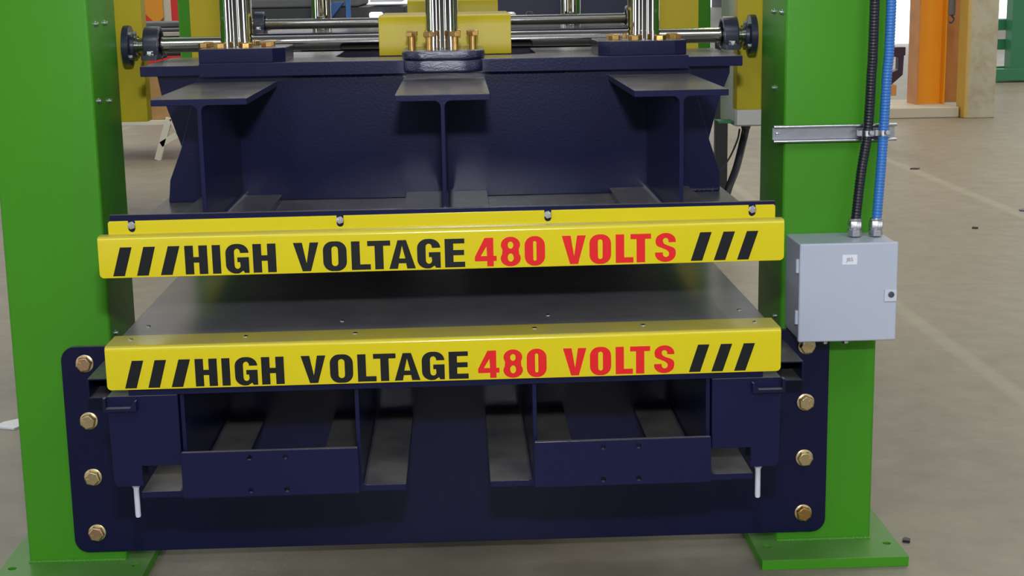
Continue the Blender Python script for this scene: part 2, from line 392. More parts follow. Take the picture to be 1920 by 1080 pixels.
# open tube stops at both ends of the beam
for s in (-1, 1):
    bm = bmesh.new(); xo, xi = s*.705, s*.655; a, b = min(xo, xi), max(xo, xi); th = .003
    z0, z1 = .433, .474
    bx(bm, a, b, -.20, -.0125, z0, z0+th); bx(bm, a, b, -.20, -.0125, z1-th, z1)
    bx(bm, a, a+th, -.20, -.0125, z0+th, z1-th); bx(bm, b-th, b, -.20, -.0125, z0+th, z1-th)
    finish('stop_tube', bm, 'navy', beam, .0006)
    bm = bmesh.new(); a, b = min(s*.655, s*.612), max(s*.655, s*.612)
    bx(bm, a, b, -.2, -.0125, z0, z0+.006); prism(bm, [(s*.612, z0+.006), (s*.612, z0+.03), (s*.618, z0+.03), (s*.622, z0+.006)], 'Y', -.2, -.0125)
    finish('stop_lip', bm, 'navy', beam, .0006)

# ------------------------------------------------------------------ I profile
def ibeam(bm, x, y0, y1, zb, zt, hw=.0825, tf=.0115, tw=.0075, r=.011):
    h = tw/2; P = []
    P += [(x-hw, zb), (x+hw, zb), (x+hw, zb+tf)]
    for k in range(5):
        t = PI/2*k/4; P.append((x+h+r-r*math.sin(t), zb+tf+r-r*math.cos(t)))
    for k in range(5):
        t = PI/2*k/4; P.append((x+h+r-r*math.cos(t), zt-tf-r+r*math.sin(t)))
    P += [(x+hw, zt-tf), (x+hw, zt), (x-hw, zt), (x-hw, zt-tf)]
    for k in range(5):
        t = PI/2*k/4; P.append((x-h-r+r*math.sin(t), zt-tf-r+r*math.cos(t)))
    for k in range(5):
        t = PI/2*k/4; P.append((x-h-r+r*math.cos(t), zb+tf+r-r*math.sin(t)))
    P += [(x-hw, zb+tf)]
    prism(bm, P, 'Y', y0, y1)

# ------------------------------------------------------------------ lower table
tb = root('press_table', 'navy steel lower press table on four I-beams behind the lower warning rail', 'press table', None, (0, 0, .326))
tz = .326
def tpart(name, bm, mat='navy', bev=.0012, ang=35): 
    for v in bm.verts: v.co.z -= tz
    return finish(name, bm, mat, tb, bev, ang)
bm = bmesh.new(); bx(bm, -.585, .587, -.492, 2.6, .580, .607); top = tpart('table_top', bm, 'navy_table')
for x in (-.552, -.192, .192, .553):
    o = screw(top, (x, -.326, .607-tz), 1, True)
for x in (-.50, -.1, .3, .52):
    o = screw(top, (x, .25, .607-tz), 1, True)
bm = bmesh.new(); bx(bm, -.560, .566, -.492, -.482, .5195, .580); tpart('front_edge_plate', bm)
for x in (-.469, -.160, .157, .469):
    bm = bmesh.new(); ibeam(bm, x, -.4815, -.0135, .326, .579, tf=.0115); tpart('i_beam', bm, 'navy', .0008)
for a, b in ((-.474, -.160), (.154, .472)):
    c = (a+b)/2; hz = [circ(c-.036, h, .0046, 14) for h in (.402-tz, .341-tz)] + [circ(c+.028, h, .0046, 14) for h in (.402-tz, .341-tz)]
    o = sheet('cross_plate', [rrect(a, b, .3295-tz, .4145-tz, .003, 3)] + hz, 'Y', -.502, -.493, 'navy', tb, .001)
for s in (-1, 1):
    bm = bmesh.new(); a, b = .4745, .598
    P = [(s*a, .389), (s*.545, .389), (s*.545, .352), (s*.590, .352), (s*.596, .360), (s*b, .519), (s*a, .519)]
    prism(bm, P, 'Y', -.492, -.44); tpart('side_post', bm, 'navy', .0015)
    bm = bmesh.new()
    lathe(bm, [(.0095, .352), (.0095, .350), (.005, .341), (.005, .29), (.004, .287)], (s*.563, -.47, 0), 'Z', 18); tpart('stud', bm, 'lock_grey', 0)
    bm = bmesh.new(); prism(bm, [(s*.545, .494), (s*.603, .494), (s*.603, .519), (s*.598, .519), (s*.598, .500), (s*.556, .500), (s*.548, .512), (s*.545, .512)], 'Y', -.506, -.4925); tpart('post_lug', bm, 'navy', .0006)

# ------------------------------------------------------------------ lettering
def stroke_S(w):
    # S: outer and inner arcs, drawn counter-clockwise from the top terminal
    t = .27
    def arc(cx, cy, rx, ry, a0, a1, n=12): return [(cx+rx*math.cos(math.radians(a0+(a1-a0)*k/n)), cy+ry*math.sin(math.radians(a0+(a1-a0)*k/n))) for k in range(n+1)]
    P = []
    P += [(w*.98, .68)]
    P += arc(w*.5, .735, w*.48, .275, 0, 180)            # outer top, right to left
    P += [(w*.03, .66)] + arc(w*.40, .66, w*.37, .17, 190, 250, 5)
    P += [(w*.52, .42), (w*.64, .345)]                      # into the lower bowl, inner side
    P += arc(w*.515, .27, w*.145, .105, 10, -180)[0:]
    P += [(w*.37, .33), (w*.0, .33)]
    P += arc(w*.49, .265, w*.49, .275, 180, 360)
    P += [(w*.98, .33)] + arc(w*.62, .35, w*.36, .19, 10, 62, 5)
    P += [(w*.50, .60), (w*.40, .655)]
    P += arc(w*.50, .735, w*.135, .10, 190, 0)[1:]
    P += [(w*.635, .68)]
    return [P]
def glyph(ch, w):
    s = .296  # stroke
    se = lambda x0, x1, y0, y1, r, n=7: rrect(x0, x1, y0, y1, r, n)
    if ch == 'H': return [[(0,0),(s,0),(s,.405),(w-s,.405),(w-s,0),(w,0),(w,1),(w-s,1),(w-s,.60),(s,.60),(s,1),(0,1)]]
    if ch == 'I': return [[(0,0),(w,0),(w,1),(0,1)]]
    if ch == 'L': return [[(0,0),(w,0),(w,.19),(s,.19),(s,1),(0,1)]]
    if ch == 'E': return [[(0,0),(w,0),(w,.19),(s,.19),(s,.42),(w*.96,.42),(w*.96,.605),(s,.605),(s,.83),(w*.985,.83),(w*.985,1),(0,1)]]
    if ch == 'T': m = w/2; return [[(m-s/2,0),(m+s/2,0),(m+s/2,.82),(w,.82),(w,1),(0,1),(0,.82),(m-s/2,.82)]]
    if ch == 'V': return [[(w*.335,0),(w*.665,0),(w,1),(w-s*1.02,1),(w*.505,.28),(s*1.04,1),(0,1)]]
    if ch == 'A': return [[(0,0),(s*1.0,0),(s*1.12,.19),(w-s*1.12,.19),(w-s,0),(w,0),(w*.66,1),(w*.34,1)], [(w*.385,.36),(w*.615,.36),(w*.50,.80)]]
    if ch in 'O0': return [se(0, w, -.02, 1.02, .33, 9), se(s*(1 if ch == 'O' else 1.0), w-s, .155, .845, (w-2*s)/2*.98, 7)]
    if ch == '4': return [[(w*.56,0),(w*.86,0),(w*.86,.185),(w,.185),(w,.365),(w*.86,.365),(w*.86,1),(w*.46,1),(0,.34),(0,.185),(w*.56,.185)], [(w*.27,.365),(w*.56,.365),(w*.54,.70)]]
    if ch == '8':
        a = [(w/2+w*.48*math.cos(t), .735+.285*math.sin(t)) for t in [math.radians(-32+(244*k/18)) for k in range(19)]]
        b = [(w/2+w*.5*math.cos(t), .262+.282*math.sin(t)) for t in [math.radians(148+(244*k/18)) for k in range(19)]]
        el = lambda cy, rx, ry: [(w/2+rx*math.cos(2*PI*k/18), cy+ry*math.sin(2*PI*k/18)) for k in range(18)]
        return [a+b, el(.725, w*.14, .125), el(.29, w*.15, .145)]
    if ch == 'G':
        arc = lambda cx, cy, rx, ry, a0, a1, n=8: [(cx+rx*math.cos(math.radians(a0+(a1-a0)*k/n)), cy+ry*math.sin(math.radians(a0+(a1-a0)*k/n))) for k in range(n+1)]
        P = [(w, .70)] + arc(w-.36, .70, .36, .32, 0, 90) + arc(.36, .70, .36, .32, 90, 180) + arc(.36, .30, .36, .32, 180, 265) + [(w*.56, -.01), (w*.74, .08), (w*.80, 0), (w, 0), (w, .55), (w*.50, .55), (w*.50, .38), (w-s*1.05, .38)]
        P += arc(w/2, .27, w/2-s, .12, 0, -90, 5)[0:] + arc(w/2, .27, w/2-s, .12, -90, -180, 5) + arc(w/2, .73, w/2-s, .12, 180, 90, 5) + arc(w/2, .73, w/2-s, .12, 90, 0, 5) + [(w-s*1.0, .70)]
        return [P]
    if ch == 'S': return stroke_S(w)
BLK = [('H', -0.446, -0.407), ('I', -0.399, -0.3845), ('G', -0.376, -0.336), ('H', -0.329, -0.289), ('V', -0.259, -0.215), ('O', -0.208, -0.167), ('L', -0.159, -0.126), ('T', -0.131, -0.091), ('A', -0.094, -0.048), ('G', -0.045, -0.0045), ('E', 0.003, 0.038)]
RED = [('4', 0.055, 0.093), ('8', 0.1, 0.135), ('0', 0.142, 0.1775), ('V', 0.207, 0.249), ('O', 0.255, 0.293), ('L', 0.301, 0.332), ('T', 0.327, 0.363), ('S', 0.370, 0.407)]
SL = [(-.556, -.571), (-.516, -.530), (-.474, -.489), (.449, .4325), (.490, .473), (.531, .514)]
def lettering(parent, z0, h, yf, mapx, oz):
    for nm, src, mat in (('word_lettering', BLK[:4], 'black_vinyl'), ('word_lettering', BLK[4:], 'black_vinyl'), ('number_lettering', RED[:3], 'red_vinyl'), ('word_lettering', RED[3:], 'red_vinyl')):
        loops = []
        for ch, a, b in src:
            a, b = mapx(a), mapx(b)
            for lp in glyph(ch, (b-a)/h): loops.append([(a+p[0]*h, z0+p[1]*h-oz) for p in lp])
        # one flat decal; loops are already in place
        sheet(nm, loops, 'Y', yf-.0003, yf+.0001, mat, parent, 0)
    for a, b in SL:
        a, b = mapx(a), mapx(b); w = .0202
        sheet('hazard_stripe', [[(b, z0-oz), (b+w, z0-oz), (a+w, z0+h-oz), (a, z0+h-oz)]], 'Y', yf-.0003, yf+.0001, 'black_vinyl', parent, 0)

# ------------------------------------------------------------------ warning rails
def rail(name, label, prof, xa, xb, zoff, ends):
    t = root(name, label, 'warning rail', None, (0, -.5, zoff))
    return t
# lower: angle lying on the table edge
lr = root('lower_warning_rail', 'lower yellow high voltage warning rail fixed along the table edge', 'warning rail', None, (0, -.5, .532))
def arcpts(cy, cz, r, a0, a1, n=6): return [(cy+r*math.cos(math.radians(a0+(a1-a0)*k/n)), cz+r*math.sin(math.radians(a0+(a1-a0)*k/n))) for k in range(n+1)]
T = .003; R_ = .008
def face_plate(par, x0, x1, zb, zt, rad, top_y, top_z):
    """front face with round lower corners, rolled top bend and top flange, as one folded sheet"""
    bm = bmesh.new()
    # cross-section path from bottom of the front face up, over the bend and back
    path = [(0, zb + rad*f) for f in (0, .15, .4, .7, 1)] + [(0, zt-R_)] + arcpts(R_, zt-R_, R_, 180, 90, 8)[1:] + [(top_y, zt)]
    def inset(z):
        d = z-zb
        if d >= rad: return 0
        return rad - math.sqrt(max(0, rad*rad-(rad-d)**2))
    rows = []
    for i, (y, z) in enumerate(path):
        # normal pointing inwards
        if i < 6: n = (1, 0)
        elif i < 14: a = math.radians(180-90*(i-5)/8); n = (-math.cos(a), -math.sin(a))
        else: n = (0, -1)
        ins = inset(z)
        rows.append([bm.verts.new((x0+ins, y, z)), bm.verts.new((x1-ins, y, z)), bm.verts.new((x1-ins, y+n[0]*T, z+n[1]*T)), bm.verts.new((x0+ins, y+n[0]*T, z+n[1]*T))])
    for A, B in zip(rows, rows[1:]):
        for k in range(4): bm.faces.new((A[k], A[(k+1) % 4], B[(k+1) % 4], B[k]))
    bm.faces.new(rows[0]); bm.faces.new(rows[-1][::-1])
    return finish('folded_face', bm, 'yellow', par, .0006)
fp = face_plate(lr, -.595, .595, 0, .0785, .008, .086, 0)
for x in (-.56, -.356, -.161, .16, .356, .558): 
    screw(fp, (x, .053, .0785), 1, True)
lettering(lr, .535, .0497, 0, lambda x: x+.002-.009*x, .532)
ur = root('upper_warning_rail', 'upper yellow high voltage warning rail screwed to the upper platen edge', 'warning rail', None, (0, -.5, .7325))
face_plate(ur, -.594, .597, 0, .0725, .008, .0275, 0)
xs = [-.539, -.178, .185, .545]; z0 = .070; zt = .0955
P = [(-.580, z0), (.586, z0)]
P += [(.586, zt-.003), (.583, zt)]
for x in xs[::-1]: P += [(x+.006, zt), (x+.006, zt-.014)] + [(x+.006*math.cos(math.radians(-a)), zt-.014+.006*math.sin(math.radians(-a))) for a in (30, 60, 90, 120, 150)] + [(x-.006, zt-.014), (x-.006, zt)]
P += [(-.577, zt), (-.580, zt-.003)]
sheet('mounting_flange', [P], 'Y', .0265, .0295, 'yellow', ur, .0006)
for x in xs:
    o = bolt_head('hex_screw', 'zinc', ur, (x, .0265, zt-.0075), r=.0072, h=.005, washer=0, rot=.3, marks=True)
lettering(ur, .7358, .0504, 0, lambda x: x, .7325)

for o_ in (tb, lr, ur): o_.rotation_euler = (0, -.004, 0)
# ------------------------------------------------------------------ upper platen with its box beam
up = root('upper_platen', 'navy upper press platen with three stub I-beams and a top plate', 'press platen', None, (0, 0, .735))
uz = .735
def upart(name, bm, mat='navy', bev=.0012, ang=35, parent=None):
    for v in bm.verts: v.co.z -= uz
    return finish(name, bm, mat, parent or up, bev, ang)
bm = bmesh.new(); bx(bm, -.578, .582, -.460, 2.56, .738, .790); upart('platen_plate', bm)
bm = bmesh.new(); bx(bm, -.578, .586, -.4700, -.460, .745, .836); upart('edge_bar', bm)
for x in (-.414, .005, .421):
    bm = bmesh.new(); ibeam(bm, x, -.459 if False else -.4595, -.001, .7905, 1.033); upart('stub_i_beam', bm, 'navy', .0012)
bm = bmesh.new()
prism(bm, [(-.563, .7905), (.569, .7905), (.569, .83), (.545, .90), (.505, 1.044), (-.490, 1.044), (-.532, .90), (-.558, .836)], 'Y', 0, .02); upart('web_plate', bm)
bm = bmesh.new()
prism(bm, [(-.50, .7905), (.50, .7905), (.550, .895), (.572, .978), (.592, 1.03), (.592, 1.05), (-.578, 1.05), (-.571, 1.008), (-.562, .982), (-.536, .90)], 'Y', .03, .05); upart('rear_web_plate', bm)
for s in (-1, 1):
    bm = bmesh.new(); a, b = (.500, .612) if s > 0 else (-.604, -.484)
    bx(bm, a, b, -.005, .36, 1.046, 1.0665); upart('end_bracket', bm)
# top plate, a frame with an opening for the drive
tp = sheet('top_plate', [[(-.482, -.03), (-.482, .42), (-.225, .42), (-.225, .16), (-.20, .115), (.16, .115), (.20, .16), (.20, .42), (.498, .42), (.498, -.03)][::-1]], 'Z', 1.044-uz, 1.0715-uz, 'navy', up, .0015)
bm = bmesh.new(); bx(bm, -.47, .49, -.025, .42, .80, 1.043)
bm.free()
def pad(outline, z0_, z1_, cx, cy, bolts, shank, br=.068, mat='navy'):
    p = sheet('rod_flange', [outline], 'Z', z0_-uz, z1_-uz, mat, up, .002 if mat == 'navy' else .004)
    for k in range(bolts):
        a = 2*PI*(k+.5)/bolts
        bolt_head('flange_bolt', 'bronze', p, (cx+br*math.cos(a), cy+br*math.sin(a), z1_-uz), r=.0125, h=.010, washer=0, rot=random.random(), marks=False, axis='Z', shank=shank)
    return p
pad([(-.481, -.031), (-.335, -.031), (-.312, -.005), (-.312, .15), (-.335, .16), (-.481, .16)], 1.0715, 1.100, -.417, .065, 8, 0)
pad([(.318, -.005), (.340, -.028), (.470, -.028), (.496, -.01), (.496, .16), (.318, .16)], 1.0715, 1.101, .418, .065, 8, 0)
bm = bmesh.new()
pad(rrect(-.078, .088, -.062, .15, [.045, .045, .03, .03], 8), 1.0720, 1.090, .003, .04, 8, .026, .067, 'navy_wet')
o = sheet('rod_flange', [rrect(-.082, .09, -.055, .14, [.05, .05, .03, .03], 8)], 'Z', 1.046-uz, 1.0718-uz, 'navy_wet', up, .005)
bm = bmesh.new(); random.seed(5)
bm.free()
for a, b, z, r, n in ((-.30, -.12, 1.041, .003, 50), (.10, .25, 1.041, .003, 50), (.445, .565, .793, .004, 40)):
    bm = bmesh.new(); weld(bm, (a, -.002, z), (b, -.002, z), r, n); upart('weld_bead', bm, 'navy', 0, 80)
# matching rear beam
bm = bmesh.new(); bx(bm, -.50, .505, 2.18, 2.20, .7905, 1.044); upart('rear_web_plate', bm)
bm = bmesh.new(); bx(bm, -.60, .60, 1.75, 2.23, 1.0445, 1.0715); upart('top_plate', bm)
bm = bmesh.new(); bx(bm, -.45, .46, .9, .915, .7905, 1.03); upart('middle_web_plate', bm)

# ------------------------------------------------------------------ chrome rods, shafts and bearings
def rod(x, y, z, lab):
    bm = bmesh.new(); r = .0335
    lathe(bm, [(r, z), (r, z+.018), (r*.98, z+.0182), (r*.98, 2.7)], (x, y, 0), 'Z', 64)
    tag(finish('piston_rod', bm, 'chrome'), lab, 'rod', 'chrome piston rods')
rod(-.417, .065, 1.100, 'left chrome piston rod standing on the upper platen')
rod(.003, .04, 1.090, 'central chrome piston rod in front of the yellow guard')
rod(.418, .065, 1.101, 'right chrome piston rod standing on the upper platen')
rod(-.417, 2.08, 1.0715, 'rear chrome piston rod seen between the left and central rods')
rod(.418, 2.08, 1.0715, 'rear chrome piston rod seen between the central and right rods')
def shaft(y, x0, x1, lab):
    bm = bmesh.new(); lathe(bm, [(.0145, x0), (.0165, x0+.002), (.0165, x1-.002), (.0145, x1)], (0, y, 1.097), 'X', 40)
    tag(finish('drive_shaft', bm, 'steel'), lab, 'shaft', 'horizontal drive shafts')
shaft(.30, -.700, .700, 'front ground steel drive shaft running between the two front columns')
shaft(1.90, -.66, .66, 'rear drive shaft crossing behind the front shaft')
def pillow(x, y, z, lab, sc=1):
    t = root('pillow_block_bearing', lab, 'bearing', 'pillow block bearings', (x, y, z)); h = 1.097-z; w = .017
    bm = bmesh.new()
    n = 20; P = [(-.062, 0), (.062, 0), (.062, .010), (.044, .014)] + [(.041*math.cos(math.radians(a)), h+.041*math.sin(math.radians(a))) for a in range(-15, 196, 14)] + [(-.044, .014), (-.062, .010)]
    # hollow ring: outline plus bore
    o = sheet('housing', [P, circ(0, h, .0285, 28)], 'X', -w, w, 'bearing', t, .003)
    for s in (-1, 1):
        pass
    bm = bmesh.new(); lathe(bm, [(.0283, -.012), (.0283, .012), (.0185, .013), (.0185, .022), (.0166, .022), (.0166, -.022), (.0185, -.022), (.0185, -.013), (.0283, -.012)], (0, 0, h), 'X', 28, False); finish('inner_race', bm, 'steel', t)
    for s in (-1, 1): bolt_head('mount_bolt', 'zinc', t, (0, s*.051, .010), r=.0085, h=.007, washer=.010, marks=False, axis='Z')
pillow(-.633, .30, 1.0668, 'pillow block bearing on the left end of the front drive shaft')
pillow(.637, .30, 1.0668, 'pillow block bearing on the right end of the front drive shaft')
pillow(-.60, 1.90, 1.0715, 'rear pillow block bearing behind the left chrome rod')
pillow(.60, 1.90, 1.0715, 'rear pillow block bearing behind the right chrome rod')
for s, lab in ((-1, 'round flange bearing at the left column on the drive shaft'), (1, 'round flange bearing at the right column on the drive shaft')):
    t = root('flange_bearing', lab, 'bearing', 'flange bearings', (s*.6895, .30, 1.097))
    bm = bmesh.new(); R = .044
    lathe(bm, [(.0166, -.018*s), (.026, -.018*s), (.027, -.010*s), (R, -.008*s), (R, .006*s), (.0166, .006*s)], (0, 0, 0), 'X', 36, False); finish('housing', bm, 'bearing', t, .0008)
    bm = bmesh.new(); lathe(bm, [(.0166, -.024*s), (.021, -.024*s), (.021, -.0182*s), (.0166, -.0182*s)], (0, 0, 0), 'X', 28, False); finish('locking_collar', bm, 'steel', t)
    for k in range(4):
        a = PI/4+k*PI/2; bm = bmesh.new(); lathe(bm, [(.006, -.015*s), (.006, -.0082*s)], (0, .035*math.cos(a), .035*math.sin(a)), 'X', 6); finish('bolt', bm, 'zinc', t)

# ------------------------------------------------------------------ yellow guards over the couplings
def guard(x0, x1, y0, y1, z0, z1, lab):
    r = .022; P = [(y0, z0), (y0-.004, z0+.02), (y0, z0+.035), (y0, z1-r)] + arcpts(y0+r, z1-r, r, 180, 90, 6)[1:] + arcpts(y1-r, z1-r, r, 90, 0, 6) + [(y1, z0)]
    c0 = (y0+y1)/2; I = [(y+(.003 if y < c0 else -.003), z-(.003 if z > z1-.03 else 0)) for y, z in P][::-1]
    bm = bmesh.new(); prism(bm, P + I, 'X', x0, x1)
    tag(finish('coupling_guard', bm, 'yellow_deep', None, .0012), lab, 'guard', 'yellow coupling guards')
guard(-.132, .148, .16, .48, 1.0717, 1.155, 'bright yellow folded coupling guard behind the central chrome rod')
guard(-.12, .165, 1.76, 2.05, 1.0716, 1.168, 'far yellow coupling guard seen above the nearer one')

# ------------------------------------------------------------------ junction box, rail and conduits
jb = root('junction_box', 'light grey steel junction box on the right green column', 'junction box', None, (.805, -.002, .497))
def jpart(name, d, mat, bev=.002, parent=None):
    bm = bmesh.new(); bx(bm, *d)
    for v in bm.verts: v.co -= Vector((.805, -.002, .50))
    return finish(name, bm, mat, parent or jb, bev)
jpart('enclosure', (.7085, .9045, -.126, -.002, .503, .7005), 'box_grey', .004)
door = jpart('door', (.7065, .906, -.1405, -.1275, .500, .7025), 'box_grey', .004)
for z in (.657, .552):
    bm = bmesh.new(); lathe(bm, [(.0035, z-.014-.5), (.0035, z+.014-.5)], (.7035-.805, -.133, 0), 'Z', 12); finish('hinge', bm, 'box_grey', jb)
lp = jpart('lock_plate', (.8795, .9040, -.1440, -.1407, .5815, .606), 'lock_grey', .001)
bm = bmesh.new(); lathe(bm, [(.0062, -.1424), (.0062, -.1455), (.005, -.1462), (.0035, -.1462), (.0034, -.1450)], (.8925-.805, .002, .596-.5), 'Y', 24); finish('lock_cylinder', bm, 'dark_grey', lp)
lb = jpart('label_plate', (.7925, .8225, -.1412, -.1406, .6585, .6785), 'white_label', 0)
def text(s, size, loc, mat, parent):
    cu = bpy.data.curves.new('t', 'FONT'); cu.body = s; cu.size = size; cu.extrude = .0001; cu.align_x = 'CENTER'; cu.align_y = 'CENTER'
    t = bpy.data.objects.new('t', cu); C.objects.link(t)
    me = bpy.data.meshes.new_from_object(t.evaluated_get(bpy.context.evaluated_depsgraph_get())); bpy.data.objects.remove(t)
    for v in me.vertices: v.co = Vector((v.co.x, -v.co.z, v.co.y))
    me.materials.clear(); me.materials.append(M[mat]); o = bpy.data.objects.new('printed_text', me); C.objects.link(o); o.parent = parent; o.location = loc
    return o
text('JB5', .0105, (.8075-.805, -.1393-.0002, .6683-.5), 'grey_ink', lb)
for x in (.727, .770, .813):
    bm = bmesh.new(); lathe(bm, [(.0075, .003), (.0075, -.006), (.006, -.0065), (.006, -.012)], (x-.805, -.10, 0), 'Z', 16); finish('cable_gland', bm, 'zinc', jb)
# galvanised mounting rail
bm = bmesh.new(); zc = .9065; P = [(-.001, zc-.0135), (-.001, zc+.0135), (-.0150, zc+.0135), (-.0150, zc+.0175), (-.0165, zc+.0175), (-.0165, zc+.0120), (-.0025, zc+.0120), (-.0025, zc-.0120), (-.0165, zc-.0120), (-.0165, zc-.0175), (-.0150, zc-.0175), (-.0150, zc-.0135)]
prism(bm, P, 'X', .676, .929); mr = tag(finish('mounting_rail', bm, 'galv', None, .0004), 'galvanised top-hat rail screwed across the right green column', 'rail')
for sz in (-1, 1):
    bm = bmesh.new(); lathe(bm, [(.0026, .676), (.0030, .677), (.0030, .9285), (.0026, .9295)], (0, -.0172, zc+sz*.0150), 'X', 14); finish('rolled_lip', bm, 'zinc', mr)  # lips in brighter zinc: light on their curve put into the colour
bm = bmesh.new(); lathe(bm, [(.0035, -.0026), (.0035, -.0042), (.002, -.005)], (.686, 0, zc), 'Y', 12); finish('rail_screw', bm, 'zinc', mr)
def conduit(pts, mat, lab):
    t = root('flexible_conduit', lab, 'conduit', None, pts[0])
    o = Vector(pts[0]); rel = [Vector(p)-o for p in pts]
    path = spline(rel, 10); # resample evenly
    L = [0]
    for a, b in zip(path, path[1:]): L.append(L[-1]+(b-a).length)
    n = int(L[-1]/.0014); out = []; j = 0
    for k in range(n+1):
        s = L[-1]*k/n
        while j < len(L)-2 and L[j+1] < s: j += 1
        out.append(path[j].lerp(path[j+1], (s-L[j])/(L[j+1]-L[j])))
    bm = bmesh.new(); tube(bm, out, lambda s: .0098+.0007*math.sin(s*2*PI/.0062), 16); finish('corrugated_hose', bm, mat, t, ang=75)
    bm = bmesh.new()
    lathe(bm, [(.0125, 0), (.0145, .001), (.0145, .012)], (0, 0, 0), 'Z', 6); lathe(bm, [(.013, .012), (.013, .017)], (0, 0, 0), 'Z', 24)
    lathe(bm, [(.0143, .017), (.0152, .018), (.0152, .030), (.014, .032)], (0, 0, 0), 'Z', 8); lathe(bm, [(.0128, .032), (.0128, .037)], (0, 0, 0), 'Z', 24)
    finish('compression_fitting', bm, 'zinc', t, .0006)
    return t
def clamp(x, lab):
    t = root('conduit_clamp', lab, 'clamp', 'zinc conduit clamps', (x, -.030, zc))
    bm = bmesh.new(); lathe(bm, [(.0108, -.006), (.0128, -.006), (.0128, .006), (.0108, .006), (.0108, -.006)], (0, 0, 0), 'Z', 24, False); finish('strap', bm, 'zinc', t, .0004)
    bm = bmesh.new(); bx(bm, -.018, -.011, -.004, .014, -.006, .006); bx(bm, .009, .014, -.004, .014, -.006, .006); finish('foot', bm, 'zinc', t, .0008)
    bm = bmesh.new(); lathe(bm, [(.0062, -.0125), (.0062, -.0175), (.0045, -.019)], (.003, 0, .002), 'Y', 6); lathe(bm, [(.0045, -.019), (.0045, -.022)], (.003, 0, .002), 'Y', 12); finish('clamp_nut', bm, 'zinc', t, .0004)
conduit([(.8365, -.062, .6995), (.840, -.058, .745), (.852, -.042, .83), (.8655, -.030, .9065), (.870, -.030, 1.02), (.872, -.032, 1.20), (.874, -.03, 2.2)], 'black_rubber', 'black ribbed flexible conduit entering the top of the junction box')
conduit([(.8800, -.062, .6995), (.883, -.058, .745), (.892, -.042, .83), (.8985, -.030, .9065), (.902, -.030, 1.02), (.906, -.032, 1.20), (.909, -.03, 2.2)], 'blue_rubber', 'blue ribbed flexible conduit entering the top of the junction box')
clamp(.8655, 'zinc clamp holding the black conduit to the mounting rail'); clamp(.8985, 'zinc clamp holding the blue conduit to the mounting rail')

# ------------------------------------------------------------------ grey cabinet behind on the right
cb = root('electrical_cabinet', 'pale grey electrical cabinet beside the rear right column', 'cabinet', None, (1.03, 1.85, .757))
box('cabinet_body', (-.12, .18, -.15, .13, 0, .9), 'cabinet', cb, .003)
box('cabinet_door', (-.118, .178, -.165, -.151, .004, .9), 'cabinet', cb, .003)
bm = bmesh.new(); lathe(bm, [(.016, 0), (.016, -.012), (.013, -.02)], (-.065, -.04, 0), 'Z', 16); finish('cable_gland', bm, 'dark_grey', cb)
sb = box('support_bracket', (.860, .935, 1.72, 1.80, .765, .772), 'trestle_green'); tag(sb, 'small green bracket under the left edge of the grey cabinet', 'bracket')
bm = bmesh.new(); tube(bm, spline([(.965, 1.81, .738), (.955, 1.80, .70), (.925, 1.75, .62), (.89, 1.7, .555), (.875, 1.68, .50), (.880, 1.68, .46)], 8), .0125, 12); tag(finish('power_cable', bm, 'black_rubber'), 'thick black cable curving down from the grey cabinet', 'cable')
bm = bmesh.new(); tube(bm, spline([(.945, 1.81, .738), (.935, 1.80, .70), (.90, 1.77, .64), (.85, 1.74, .595)], 8), .003, 8); tag(finish('thin_cable', bm, 'black_rubber'), 'thin dark wire beside the thick cable under the cabinet', 'cable')
bm = bmesh.new(); lathe(bm, [(.014, 0), (.014, .03), (.010, .034)], (.880, 1.68, .43), 'Z', 12); lathe(bm, [(.007, 0), (.007, .05), (.010, .052), (.010, .06)], (.880, 1.68, .445), 'X', 10)
tag(finish('cable_connector', bm, 'zinc', None, .0006), 'shiny metal connector at the lower end of the thick black cable', 'connector')
box_y = box('edge_strip', (.838, .846, 1.93, 1.955, .45, .80), 'yellow_deep'); tag(box_y, 'thin yellow vertical strip behind the right end of the platen', 'strip')

# ------------------------------------------------------------------ far background, right
pl = box('concrete_pillar', (-.133, .133, -.11, .11, 0, 4.2), 'pillar', None, .008); pl.location = (4.488, 9.90, 0); pl.rotation_euler = (0, 0, .0)
tag(pl, 'beige concrete pillar with a yellow painted left edge', 'pillar')
bm = bmesh.new(); bx(bm, 3.72, 4.345, 9.88, 10.75, 0, .092); tag(finish('concrete_plinth', bm, 'pale', None, .01), 'low concrete plinth under the orange steel column', 'plinth')
oc = root('orange_column', 'orange steel H-section column standing on the low plinth', 'column', None, (4.25, 10.3, .092)); oc.rotation_euler = (0, 0, math.radians(2))
box('flange', (-.20, -.188, -.13, .13, 0, 4.2), 'worn_orange', oc, .002); box('flange', (.04, .052, -.13, .13, 0, 4.2), 'orange', oc, .002)
box('web', (-.188, .04, -.03, -.02, 0, 4.2), 'orange', oc, 0)
box('side_plate', (.0525, .26, .05, .06, 0, 4.2), 'worn_orange', oc, 0)
ho = root('hanging_hoist_hook', 'small hoist hook hanging in front of the orange column', 'hook', None, (4.31, 10.08, 0.80))
bm = bmesh.new(); lathe(bm, [(.015, .06), (.03, .07), (.03, .22), (.02, .23)], (0, 0, 0), 'Z', 12); finish('hoist_weight', bm, 'rough_grey', ho)
bm = bmesh.new(); tube(bm, [(0, 0, .23), (0, 0, 2.5)], .006, 8); finish('chain', bm, 'dark_grey', ho)
bm = bmesh.new(); tube(bm, spline([(0, 0, .06), (.02, 0, .03), (.0, 0, 0), (-.02, 0, .01)], 6), .008, 8); finish('hook', bm, 'dark_grey', ho)
hk = root('bracket_stand', 'dark maroon bracket stand seen right of the blue conduit', 'stand', None, (3.2, 8, 0))
